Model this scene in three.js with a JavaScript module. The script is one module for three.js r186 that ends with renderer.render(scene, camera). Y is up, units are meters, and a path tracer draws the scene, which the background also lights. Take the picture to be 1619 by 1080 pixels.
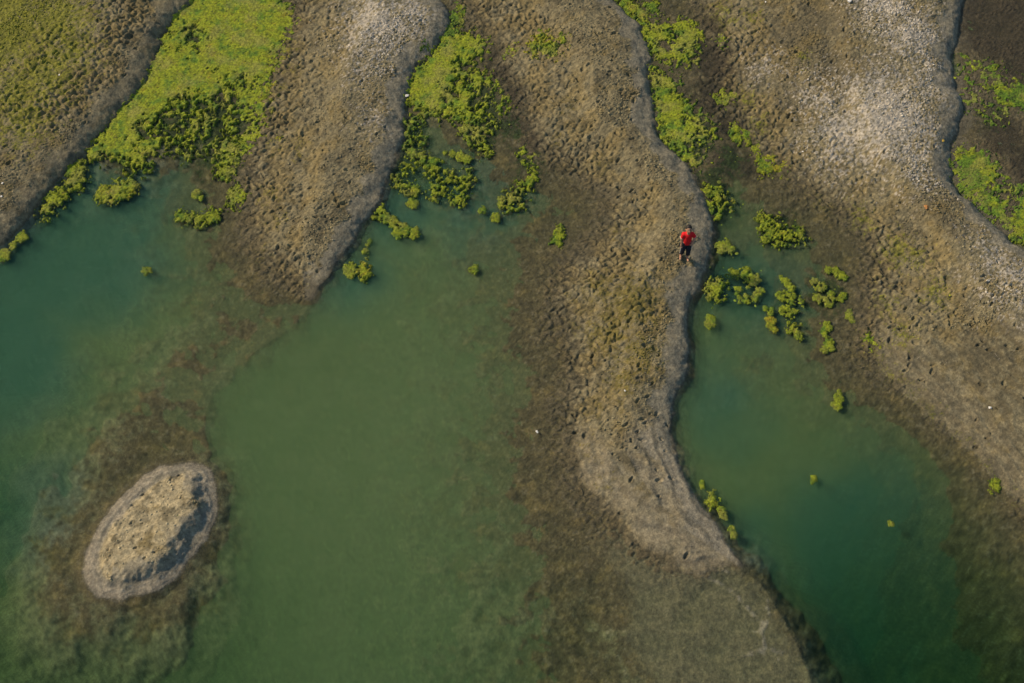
import * as THREE from 'three';
import { createNoise2D, createNoise3D } from 'simplex-noise';
import { MarchingCubes } from 'three/addons/objects/MarchingCubes.js';
import { mergeGeometries } from 'three/addons/utils/BufferGeometryUtils.js';

// ---------------------------------------------------------------- camera, sky, sun, exposure
const scene = new THREE.Scene();
const PITCH = 57.8, FOV = 26, EYE = 33.6, BACK = 8.7;
const camera = new THREE.PerspectiveCamera(FOV, 1619 / 1080, 0.1, 2000);
camera.position.set(0, EYE, BACK);
camera.rotation.set(-THREE.MathUtils.degToRad(PITCH), 0, 0);
camera.updateMatrixWorld();

const renderer = new THREE.WebGLRenderer({ antialias: true });
renderer.toneMapping = THREE.LinearToneMapping;
renderer.toneMappingExposure = 1.07;
renderer.shadowMap.enabled = true;

{ // blue evening sky, paler towards the horizon
  const W = 128, H = 64, data = new Float32Array(W * H * 4);
  for (let j = 0; j < H; j++) {
    const el = Math.max(0, Math.sin(((j + 0.5) / H - 0.5) * Math.PI));
    const t = Math.pow(el, 0.55);
    for (let i = 0; i < W; i++) data.set([0.26 + (0.1 - 0.26) * t, 0.29 + (0.185 - 0.29) * t, 0.31 + (0.29 - 0.31) * t, 1], (j * W + i) * 4);
  }
  const sky = new THREE.DataTexture(data, W, H, THREE.RGBAFormat, THREE.FloatType);
  sky.mapping = THREE.EquirectangularReflectionMapping; sky.magFilter = THREE.LinearFilter; sky.needsUpdate = true;
  scene.background = sky; scene.environment = sky;
}
const sun = new THREE.DirectionalLight(0xffe4bd, 4.0);
sun.position.set(-20, 16.5, -20); sun.target.position.set(0, 0, -13.5);
sun.castShadow = true; sun.shadow.radius = 11; sun.shadow.mapSize.set(4096, 4096);
Object.assign(sun.shadow.camera, { left: -26, right: 26, top: 22, bottom: -22, near: 1, far: 90 });
scene.add(sun, sun.target);

// ---------------------------------------------------------------- helpers
function rng(seed) { let s = seed >>> 0; return () => { s = (s + 0x6D2B79F5) >>> 0; let t = s; t = Math.imul(t ^ (t >>> 15), t | 1); t ^= t + Math.imul(t ^ (t >>> 7), t | 61); return ((t ^ (t >>> 14)) >>> 0) / 4294967296; }; }
const n2 = createNoise2D(rng(11)), n2b = createNoise2D(rng(23)), n2c = createNoise2D(rng(57)), n3 = createNoise3D(rng(5));
const clamp = (x, a = 0, b = 1) => x < a ? a : x > b ? b : x;
const ss = (a, b, x) => { const t = clamp((x - a) / (b - a)); return t * t * (3 - 2 * t); };
const mix = (a, b, t) => a + (b - a) * t;
const fbm = (x, z, o = 3, f = n2) => { let s = 0, a = 0.5; for (let i = 0; i < o; i++) { s += a * f(x, z); x = x * 2.03 + 17.1; z = z * 2.03 - 9.7; a *= 0.5; } return s; };
const hash = (i, j, k = 0) => { let h = Math.imul(i, 374761393) ^ Math.imul(j, 668265263) ^ Math.imul(k, 1442695041); h = Math.imul(h ^ (h >>> 13), 1274126177); return ((h ^ (h >>> 16)) >>> 0) / 4294967296; };
// rounded mounds on a jittered lattice: 1 at a mound's middle, 0 in the gaps
function mounds(x, z, k) {
  const i0 = Math.floor(x), j0 = Math.floor(z); let a = 9, b = 9, id = 0;
  for (let i = i0 - 1; i <= i0 + 1; i++) for (let j = j0 - 1; j <= j0 + 1; j++) {
    const dx = i + 0.15 + 0.7 * hash(i, j, k) - x, dz = j + 0.15 + 0.7 * hash(i, j, k + 1) - z, d = dx * dx + dz * dz;
    if (d < a) { b = a; a = d; id = hash(i, j, k + 2); } else if (d < b) b = d;
  }
  mounds.near = Math.sqrt(a);
  return clamp((Math.sqrt(b) - Math.sqrt(a)) * 1.35);
}
// the point of the ground, at height h, that stands at a place on the photograph's 1619 x 1080 frame
const F = 540 / Math.tan(THREE.MathUtils.degToRad(FOV / 2)), RP = THREE.MathUtils.degToRad(PITCH);
function at(px, py, h = 0) {
  const u = (px - 809.5) / F, v = -(py - 540) / F;
  const dy = v * Math.cos(RP) - Math.sin(RP), dz = -v * Math.sin(RP) - Math.cos(RP), t = (h - EYE) / dy;
  return [u * t, BACK + dz * t];
}
const tag = (o, label, category, group, kind) => { o.userData.label = label; if (category) o.userData.category = category; if (group) o.userData.group = group; if (kind) o.userData.kind = kind; return o; };
const used = {};
const numbered = (n) => { const k = used[n] = (used[n] ?? -1) + 1; return k ? `${n}_${String(k).padStart(3, '0')}` : n; };
function smoothLine(pts, h, spacing = 0.25, closed = false) {
  const c = new THREE.CatmullRomCurve3(pts.map(([x, y]) => { const [a, b] = at(x, y, h); return new THREE.Vector3(a, 0, b); }), closed, 'centripetal');
  return c.getSpacedPoints(Math.max(8, Math.round(c.getLength() / spacing))).map((p) => [p.x, p.z]);
}
function segDist(line, x, z) {
  let best = 1e9;
  for (let i = 1; i < line.length; i++) {
    const ax = line[i - 1][0], az = line[i - 1][1], bx = line[i][0] - ax, bz = line[i][1] - az;
    const t = clamp(((x - ax) * bx + (z - az) * bz) / (bx * bx + bz * bz + 1e-9)), dx = ax + bx * t - x, dz = az + bz * t - z, d = dx * dx + dz * dz;
    if (d < best) best = d;
  }
  return Math.sqrt(best);
}
function inPoly(p, x, z) {
  let c = false;
  for (let i = 0, j = p.length - 1; i < p.length; j = i++) if ((p[i][1] > z) !== (p[j][1] > z) && x < (p[j][0] - p[i][0]) * (z - p[i][1]) / (p[j][1] - p[i][1]) + p[i][0]) c = !c;
  return c;
}
// coarse grids of distances, read back with linear interpolation
const GX0 = -26, GZ0 = -36, GS = 0.1, GW = 521, GH = 371;
function gridOf(fn) { const a = new Float32Array(GW * GH); for (let j = 0; j < GH; j++) for (let i = 0; i < GW; i++) a[j * GW + i] = fn(GX0 + i * GS, GZ0 + j * GS); return a; }
function sample(a, x, z) {
  const u = clamp((x - GX0) / GS, 0, GW - 1.001), v = clamp((z - GZ0) / GS, 0, GH - 1.001), i = u | 0, j = v | 0, s = u - i, t = v - j, k = j * GW + i;
  return (a[k] * (1 - s) + a[k + 1] * s) * (1 - t) + (a[k + GW] * (1 - s) + a[k + GW + 1] * s) * t;
}

// ---------------------------------------------------------------- the land: each ridge has a cut bank on its right (steep) and runs out gently on its left
function land(steep, gentle, rest, h = 0) {
  const S = steep.length ? smoothLine(steep, h) : [], G = gentle.length ? smoothLine(gentle, h) : [];
  const P = [...S, ...(rest || []).map(([x, y]) => at(x, y, h)), ...G];
  const all = [...P, P[0]];
  const sd = gridOf((x, z) => { const d = segDist(all, x, z); return inPoly(P, x, z) ? d : -d; });
  const k = gridOf((x, z) => !S.length ? 0 : !G.length ? 1 : ss(-0.7, 0.7, segDist(G, x, z) - segDist(S, x, z)));
  return { sd, k };
}
const bankA = land([[330, -160], [318, -40], [306, 0], [272, 32], [247, 85], [232, 120], [205, 157], [167, 200], [132, 245], [97, 281], [62, 320], [22, 368], [-20, 402], [-120, 470]], [], [[-500, 500], [-600, 100], [-500, -160]]);
const ridgeB = land([[640, -160], [668, -60], [694, 0], [709, 25], [708, 50], [694, 72], [668, 92], [650, 112], [643, 150], [641, 190], [632, 230], [617, 270], [600, 310], [582, 345], [561, 378], [537, 412], [516, 442], [490, 470]],
  [[482, 471], [455, 452], [425, 427], [405, 395], [398, 360], [400, 320], [394, 280], [400, 240], [414, 200], [416, 160], [438, 110], [462, 50], [470, 0], [480, -160]]);
const ridgeC = land([[900, -160], [940, -50], [967, 0], [992, 20], [1012, 45], [1024, 75], [1028, 110], [1028, 150], [1032, 190], [1047, 220], [1072, 250], [1097, 280], [1114, 310], [1124, 340], [1127, 370], [1122, 400], [1114, 430], [1102, 455], [1092, 472], [1085, 500], [1087, 540], [1085, 580], [1074, 620], [1062, 650], [1060, 680], [1067, 710], [1082, 745], [1102, 785], [1127, 825], [1152, 862], [1172, 890]],
  [[1165, 897], [1120, 887], [1050, 872], [1000, 847], [960, 812], [928, 772], [905, 732], [900, 690], [905, 640], [910, 590], [900, 540], [886, 495], [885, 460], [905, 430], [938, 392], [960, 355], [963, 320], [942, 290], [910, 265], [872, 242], [842, 210], [826, 170], [812, 130], [793, 85], [765, 30], [740, 0], [700, -160]]);
const flatD = land([[1580, -160], [1545, -50], [1527, 0], [1517, 40], [1507, 90], [1507, 130], [1522, 170], [1512, 215], [1502, 250], [1507, 285], [1532, 320], [1562, 350], [1592, 375], [1640, 405], [1760, 470]],
  [[1720, 900], [1650, 838], [1602, 790], [1572, 745], [1545, 710], [1510, 680], [1470, 640], [1430, 605], [1396, 575], [1376, 540], [1370, 500], [1380, 460], [1390, 420], [1375, 380], [1340, 345], [1300, 312], [1250, 280], [1215, 246], [1190, 210], [1166, 170], [1150, 130], [1144, 95], [1122, 55], [1105, 0], [1080, -160]], [[2000, 600], [2000, 900]]);
const island = land([[322, 733], [337, 745], [341, 778], [333, 830], [313, 870], [282, 905], [237, 931], [190, 944]], [[170, 943], [148, 931], [134, 908], [133, 880], [150, 845], [180, 805], [215, 766], [242, 743], [285, 733]]);
// shoals: flats that stay under the surface
const shoalTail = land([[1150, 868], [1182, 902], [1212, 937], [1237, 972], [1258, 1007], [1272, 1050], [1280, 1080], [1300, 1250]], [[1120, 1250], [1060, 1100], [1000, 1030], [985, 960], [960, 880], [950, 820]]);
const shoalB = land([[500, 450], [478, 498], [440, 530], [392, 560], [350, 590], [328, 625], [322, 670], [334, 720], [346, 770], [340, 850]], [[318, 900], [280, 945], [220, 975], [150, 970], [100, 945], [95, 880], [140, 780], [190, 680], [250, 590], [310, 510], [365, 435], [410, 390]]);
const shoalTop = [
  land([], [[320, -160], [306, 0], [236, 110], [150, 232], [230, 250], [290, 240], [340, 280], [400, 300], [420, 200], [470, 0], [500, -160]]),
  land([], [[690, -160], [700, 40], [640, 120], [640, 180], [700, 200], [770, 230], [850, 225], [830, 150], [780, 40], [760, -160]]),
  land([], [[940, -160], [1020, 40], [1030, 160], [1070, 235], [1120, 270], [1180, 225], [1170, 120], [1120, -160]]),
  land([], [[1540, -160], [1515, 60], [1520, 160], [1505, 230], [1510, 290], [1600, 370], [1800, 470], [2000, 300], [1900, -160]]),
];
const SHOAL_TOP_H = [-0.09, -0.08, -0.045, -0.02];

// how deep the open water is, from soundings spread over the channels (place, depth in metres)
const soundings = [[150, 350, 0.95], [0, 500, 0.8], [200, 430, 0.7], [60, 640, 0.85], [20, 820, 1.4], [40, 1040, 2.7], [250, 1050, 2.0], [60, 930, 2.0], [150, 1080, 2.5], [420, 1000, 0.72], [600, 650, 0.5], [480, 800, 0.48], [560, 930, 0.68], [500, 560, 0.6],
  [700, 1050, 1.05], [850, 1060, 1.4], [760, 300, 0.8], [700, 420, 0.68], [800, 800, 0.62], [720, 600, 0.55], [1150, 560, 0.8], [1180, 680, 0.6], [1230, 760, 0.7], [1200, 450, 0.85], [1300, 880, 1.2], [1420, 980, 2.5], [1330, 1060, 2.3], [1560, 1060, 2.9], [1580, 930, 2.6], [1470, 800, 1.1], [1400, 680, 0.7], [330, 640, 0.55], [250, 280, 0.9], [1570, 60, 0.4], [1650, 250, 0.4], [360, 1120, 1.2], [1600, 1200, 2.6], [900, 1250, 1.6]].map(([x, y, d]) => [...at(x, y), d]);
const depthGrid = gridOf((x, z) => { let s = 0, w = 0; for (const [a, b, d] of soundings) { const q = 1 / (((x - a) ** 2 + (z - b) ** 2) ** 1.5 + 9); s += q * d; w += q; } return s / w; });

// regions of the ground's own matter, in metres of distance from their outlines (positive inside)
const region = (blobs, h = 0.3) => { const w = blobs.map(([x, y, r]) => { const [a, b] = at(x, y, h), [c] = at(x + r, y, h); return [a, b, c - a]; }); return gridOf((x, z) => { let m = -9; for (const [a, b, r] of w) m = Math.max(m, r - Math.hypot(x - a, (z - b) * 0.78)); return m; }); };
const crust = region([[600, 40, 70], [650, 20, 50], [580, 110, 30], [590, 190, 14], [1440, 60, 60], [1470, 130, 50], [1400, 190, 90], [1330, 210, 60], [1440, 250, 50], [1300, 150, 40], [1590, 440, 45], [1570, 400, 30], [1400, 20, 60], [1619, 480, 40], [1210, 100, 20]]);
const mossA = region([[20, 60, 70], [70, 120, 55], [30, 150, 50], [90, 40, 60], [0, 0, 90], [110, 90, 40], [40, 190, 40]]);
const mossB = region([[450, 60, 18], [435, 130, 16], [425, 170, 14], [430, 220, 12], [470, 220, 9], [420, 300, 14], [410, 395, 12], [440, 340, 10], [480, 440, 7], [460, 100, 12], [475, 240, 8]]);
const mossC = region([[845, 70, 18], [1000, 480, 55], [960, 520, 45], [1010, 560, 40], [950, 450, 36], [985, 600, 34], [905, 460, 16], [905, 510, 16], [945, 430, 16], [940, 640, 18], [925, 700, 12], [955, 760, 12], [980, 355, 16], [950, 250, 14], [880, 210, 14], [1010, 5, 14], [900, 165, 10]]);
const mossD = region([[1385, 545, 16], [1410, 585, 14], [1440, 612, 13], [1475, 645, 13], [1520, 690, 11], [1560, 735, 10], [1590, 775, 12], [1610, 790, 12], [1400, 470, 22], [1420, 390, 30], [1360, 340, 26], [1300, 320, 22], [1230, 265, 22], [1450, 400, 22], [1140, 20, 26], [1190, 20, 16], [1180, 150, 22], [1200, 190, 20], [1480, 460, 26], [1430, 520, 20], [1270, 90, 12]]);
const brownD = region([[1260, 60, 70], [1320, 110, 60], [1250, 160, 40], [1300, 20, 60], [1180, 100, 40], [1480, 340, 40], [1560, 560, 50]]);
const strand = region([[1000, 760, 50], [950, 740, 40], [1040, 820, 50], [1100, 870, 40], [930, 700, 26], [1060, 760, 50], [1090, 820, 50], [1130, 860, 40], [1020, 700, 30], [1480, 600, 60], [1550, 660, 60], [1600, 720, 60], [1619, 640, 70], [1420, 560, 40], [1540, 590, 60], [1619, 560, 60], [1480, 560, 30]], 0.15);
const tracks = region([[1020, 580, 40], [1020, 640, 45], [1000, 690, 40], [1040, 620, 30], [1010, 730, 30], [500, 300, 60], [450, 410, 40], [970, 110, 60], [960, 190, 40], [1420, 500, 60], [1440, 560, 50], [1540, 480, 60], [230, 840, 60], [1000, 300, 40], [240, 60, 60], [1300, 380, 40]]);
const lumpsUp = region([[880, 130, 60], [850, 170, 40], [930, 250, 50], [980, 460, 60], [960, 540, 50], [1180, 140, 50], [1220, 200, 50], [1170, 60, 50], [440, 160, 45], [430, 250, 50], [460, 80, 40], [100, 120, 90], [40, 160, 70], [200, 30, 60], [830, 50, 50], [760, 30, 40], [1000, 400, 40], [430, 330, 40], [1410, 430, 40], [1390, 330, 40]]);
const trailLines = [[[1100, 905], [1150, 930], [1185, 965], [1205, 990], [1207, 1035]], [[1172, 1040], [1207, 1027], [1240, 1030]], [[1213, 950], [1214, 975], [1206, 1000]], [[1190, 997], [1207, 997]], [[1236, 1030], [1230, 1045]], [[1080, 872], [1118, 885], [1150, 905]]].map((l) => smoothLine(l, -0.08, 0.1));
const trailGrid = gridOf((x, z) => { let m = 9; for (const l of trailLines) m = Math.min(m, segDist(l, x, z)); return m; });

// height of the ground; fills T with what the colours need
const T = { h: 0, which: 0, sd: -9, steep: 0, lump: 0, pit: 0, gentleNear: -9, mound: 0 };
const edgeNoise = (x, z) => 0.16 * n2(x * 0.45, z * 0.45) + 0.07 * n2b(x * 1.5, z * 1.5);
function ridge(L, x, z, e, top, gentleRun, slope, drop) {
  const k = sample(L.k, x, z), sd = sample(L.sd, x, z) + e * (1 - 0.55 * k) + k * (0.022 * n2c(x * 4, z * 4) + 0.06 * n2(x * 1.2, z * 1.2));
  let h;
  if (sd > 0) {
    const g = top * (1 - Math.exp(-Math.pow(sd / gentleRun, 1.15))), s = top * (0.58 * (1 - Math.exp(-sd / 0.28)) + 0.42 * ss(-0.2, 2.1, sd));
    h = mix(g, s, k);
  } else h = sd * mix(slope, drop, k);
  ridge.sd = sd; ridge.k = k;
  return h;
}
const TIP = at(488, 470);
function ground(x, z) {
  const e = edgeNoise(x, z);
  let h = -sample(depthGrid, x, z) + 0.05 * n2(x * 0.22, z * 0.22), which = 0, sd = -9, steep = 0, gentle = -9, bank = -9;
  const put = (v, w) => { const d = ridge.sd; if (v > h) { h = v; steep = ridge.k; } if (ridge.k < 0.6 && w !== 5) { const dd = d < 0 ? d * (w === 4 ? 0.7 : w === 3 ? 0.95 : 1.25) : d; if (dd > gentle) gentle = dd; } if (ridge.k > 0.4 && Math.abs(d) < Math.abs(bank)) bank = d; if (d > sd) { sd = d; if (w) which = w; } };
  put(ridge(bankA, x, z, e, 0.48, 2.5, 0.15, 0.8), 1);
  const tipB = ss(0.1, 2.6, Math.hypot(x - TIP[0], z - TIP[1]));
  put(ridge(ridgeB, x, z, e, 0.06 + 0.35 * tipB, 2.4, 0.12, 0.75), 2);
  const tail = ss(-11.5, -8.4, z);
  put(ridge(ridgeC, x, z, e, mix(0.42, 0.2, tail), mix(2.4, 0.65, tail), 0.075, 0.8), 3);
  put(ridge(flatD, x, z, e, 0.5, 3.2, mix(0.1, 0.27, tail), 0.7), 4);
  { // the islet: a low washed shelf round a raised top
    const k = sample(island.k, x, z), d = sample(island.sd, x, z) + 0.5 * e + 0.02 * n2c(x * 2.6, z * 2.6);
    ridge.sd = d; ridge.k = k;
    const rings = 0.007 * Math.sin(d * 42 + 2 * n2(x, z)) * ss(-0.05, 0.1, d) * ss(0.5, 0.3, d);
    const rag = 0.07 * n2c(x * 2.2, z * 2.2) + 0.04 * n2(x * 6, z * 6);
    put(d > 0 ? rings + 0.05 * ss(0, 0.16, d) + mix(0.12 * ss(0.26, 0.6, d + rag) + 0.06 * ss(0.5, 1.3, d), 0.27 * ss(0.14, 0.6, d + 0.6 * rag) - 0.05 * ss(0.6, 1.3, d), k) : d * mix(0.35, 0.45, k), 5);
  }
  const flat = (L, t, slope, drop, wob) => { const k = sample(L.k, x, z), d = sample(L.sd, x, z) + 1.5 * e * (1 - 0.7 * k); ridge.sd = -9; ridge.k = k; const v = t + wob + (d < 0 ? d * mix(slope, drop, k) : 0); if (v > h) { h = v; } return d; };
  const wob = 0.05 * fbm(x * 0.6, z * 0.6, 2, n2b);
  T.shoal = T.tailFlat = -9;
  if (sd < 1) {
    const a = flat(shoalTail, -0.1, 0.09, 0.7, wob * 0.4), b = flat(shoalB, -0.12, mix(0.14, 0.26, ss(-9.5, -7, z)), 0.5, wob);
    T.shoal = Math.max(a, b); T.tailFlat = a;
    for (let i = 0; i < 4; i++) T.shoal = Math.max(T.shoal, flat(shoalTop[i], SHOAL_TOP_H[i], 0.16, 0.16, wob * 0.7));
  }
  if (h < -0.02) h += Math.min(0.09, -0.4 * h) * (fbm(x * 0.9, z * 0.9, 3, n2c) + 0.15 * n2(x * 3.3, z * 3.3));
  const far = Math.max(0, Math.abs(x) - 22, -z - 33, z - 1);
  if (far > 0) h = mix(h, -0.35 + 0.7 * fbm(x * 0.06, z * 0.06, 3), ss(0, 6, far));
  // relief
  const shallow = ss(-0.5, -0.04, h), dry = ss(0.0, 0.1, h);
  const smoothBank = Math.max(ss(0.62, 0.2, Math.abs(bank - 0.14 + 0.22 * n2(x * 0.9, z * 0.9) + 0.1 * n2b(x * 3, z * 3))), which === 5 ? ss(0.38, 0.28, sd) : 0);
  let lumpA = shallow * Math.max(ss(-1.2, -0.1, gentle) * ss(4.2, 1.2, gentle) * 0.75, ss(-0.5, 0.5, sample(lumpsUp, x, z) + 0.5 * n2b(x * 0.7, z * 0.7)));
  if (which === 5) lumpA *= 0.12;
  const st = ss(-0.3, 0.5, sample(strand, x, z));
  lumpA *= (1 - smoothBank) * (1 - st) * (0.75 + 0.35 * n2c(x * 0.5, z * 0.5));
  let m = 0;
  const wx = x + 0.09 * n2(x * 2.3, z * 2.3), wz = z + 0.09 * n2b(x * 2.3, z * 2.3);
  if (lumpA > 0.02) {
    const ax = (wx * 0.82 + wz * 0.57) * 3.6, az = (-wx * 0.57 + wz * 0.82) * 5.2;
    m = mounds(ax, az, 3); m = 0.55 * m * (2 - m) + 0.45 * ss(0.7, 0.05, mounds.near);
    h += lumpA * (0.1 * m - 0.05) * ss(-0.16, -0.01, h);
    h += lumpA * 0.02 * n2(x * 7, z * 7);
  }
  const roughA = shallow * (1 - 0.88 * smoothBank) * (h < -0.02 ? 0.55 : 1) * (1 - 0.8 * st) * (1 - 0.6 * Math.min(1, lumpA)) * (which === 5 ? 0.6 : 1) * (T.tailFlat > 0 ? 0.25 : 1);
  if (roughA > 0.01) {
    const r1 = n2(wx * 5.2, wz * 5.2), r2 = n2b(x * 10.5, z * 10.5), r3 = n2c(x * 19, z * 19);
    const coarse = 0.5 + 0.5 * n2c(x * 0.35, z * 0.35);
    h += roughA * (0.018 * r1 + (0.008 + 0.014 * coarse) * (1 - 2 * Math.abs(r2)) + 0.009 * r3);
  }
  h += 0.02 * dry * n2(x * 1.1, z * 1.1);
  if (st > 0.02 && h > -0.05) h += 0.04 * st * Math.pow(0.5 + 0.5 * Math.sin(sd * 15 + 2.2 * n2(x * 0.5, z * 0.5)), 3) * (0.7 + 0.5 * n2b(x * 0.9, z * 0.9));
  // footprints and holes trodden into the mud
  let pit = 0;
  const tr = ss(-0.4, 0.3, sample(tracks, x, z));
  if (h > 0.03 && smoothBank < 0.7 || (st > 0 && h > 0)) {
    const c = 0.33, i0 = Math.floor(x / c), j0 = Math.floor(z / c);
    for (let i = i0 - 1; i <= i0 + 1; i++) for (let j = j0 - 1; j <= j0 + 1; j++) {
      const q = hash(i, j, 91); if (q > (which === 5 ? 0.2 : 0.12 + 0.5 * tr)) continue;
      const an = hash(i, j, 94) * 6.283, dx = x - (i + hash(i, j, 92)) * c, dz = z - (j + hash(i, j, 93)) * c;
      const len = (which === 5 ? 0.6 : 1) * (0.05 + 0.07 * hash(i, j, 95)), u = (dx * Math.cos(an) + dz * Math.sin(an)) / len, v = (-dx * Math.sin(an) + dz * Math.cos(an)) / (len * (0.32 + 0.35 * hash(i, j, 96)));
      const d = Math.sqrt(u * u + v * v);
      if (d < 1.7) { const b = ss(1, 0.55, d); pit = Math.max(pit, b); h += -0.05 * b + 0.017 * Math.exp(-((d - 1.2) ** 2) * 14); }
    }
  }
  const tg = sample(trailGrid, x, z) + 0.02 * n2(x * 4, z * 4);
  if (tg < 0.12) h += 0.02 * ss(0.06, 0.01, tg);
  T.h = h; T.which = h > -0.015 && sd > -0.5 ? which : 0; T.sd = sd; T.smooth = smoothBank; T.gentle = gentle; T.pit = pit; T.mound = m; T.lumpA = lumpA; T.bank = bank; T.st = st; T.far = far; T.trail = ss(0.07, 0.02, tg);
  return h;
}

// ---------------------------------------------------------------- what the ground is made of, some shading painted in (linear albedo)
const C3 = (r, g, b) => [r, g, b];
const DRY = C3(0.305, 0.273, 0.165), BROWN = C3(0.16, 0.142, 0.085), CRUST = C3(0.66, 0.63, 0.57), CLAY = C3(0.315, 0.305, 0.25), WET_SHADE = C3(0.105, 0.094, 0.058), OCHRE = C3(0.3, 0.235, 0.09), MOSS = C3(0.28, 0.3, 0.022), BED_BROWN = C3(0.145, 0.128, 0.068), SILT = C3(0.24, 0.25, 0.14), SILT_GREY = C3(0.2, 0.23, 0.18), BANDSILT = C3(0.4, 0.37, 0.3), ISLE = C3(0.54, 0.475, 0.31);
const col = [0, 0, 0];
const set = (c) => { col[0] = c[0]; col[1] = c[1]; col[2] = c[2]; }, blend = (c, t) => { if (t > 0) for (let i = 0; i < 3; i++) col[i] += (c[i] - col[i]) * Math.min(1, t); };
const tealGrid = region([[120, 340, 170], [760, 300, 90], [1200, 460, 80], [0, 560, 120], [1150, 620, 40], [1400, 900, 150], [1200, 900, 60], [560, 430, 40], [640, 330, 50], [60, 800, 80]], 0);
const vignetteGrid = region([[1500, 880, 170], [1560, 1050, 150], [1420, 1000, 80], [900, 1060, 130], [180, 620, 50], [760, 1080, 60]], 0);  // mostly lower corners and edge: vignette darkening painted into the bed colour
const weedGrid = region([[385, 185, 28], [240, 195, 24], [395, 130, 18], [330, 105, 22], [300, 55, 14], [400, 60, 12], [300, 225, 26], [765, 150, 20], [725, 120, 12], [700, 150, 8], [1060, 70, 12], [1080, 190, 14], [1585, 290, 18], [300, 180, 40], [340, 200, 45], [270, 200, 30], [360, 240, 30], [330, 250, 25], [200, 270, 20], [100, 295, 16], [70, 335, 14], [650, 210, 28], [640, 270, 22], [690, 280, 26], [730, 290, 24], [760, 220, 22], [820, 310, 24], [835, 250, 22], [810, 200, 22], [600, 340, 22], [630, 355, 18], [560, 410, 16], [575, 385, 12], [770, 170, 30], [1150, 320, 26], [1130, 280, 22], [1150, 410, 26], [1170, 450, 36], [1190, 470, 26], [1250, 480, 30], [1240, 360, 24], [1310, 460, 26], [1150, 250, 24], [1530, 130, 26], [1560, 170, 30], [1100, 220, 30], [780, 195, 20]], 0);
const blackMud = region([[1130, 95, 40], [1125, 150, 34], [1150, 200, 26], [1150, 250, 30], [1180, 260, 24], [1130, 40, 24], [1580, 40, 70], [1640, 120, 60], [1590, 215, 40], [1640, 260, 50], [810, 150, 22], [790, 115, 18], [815, 195, 24], [780, 90, 14], [840, 225, 20]], 0);
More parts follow.
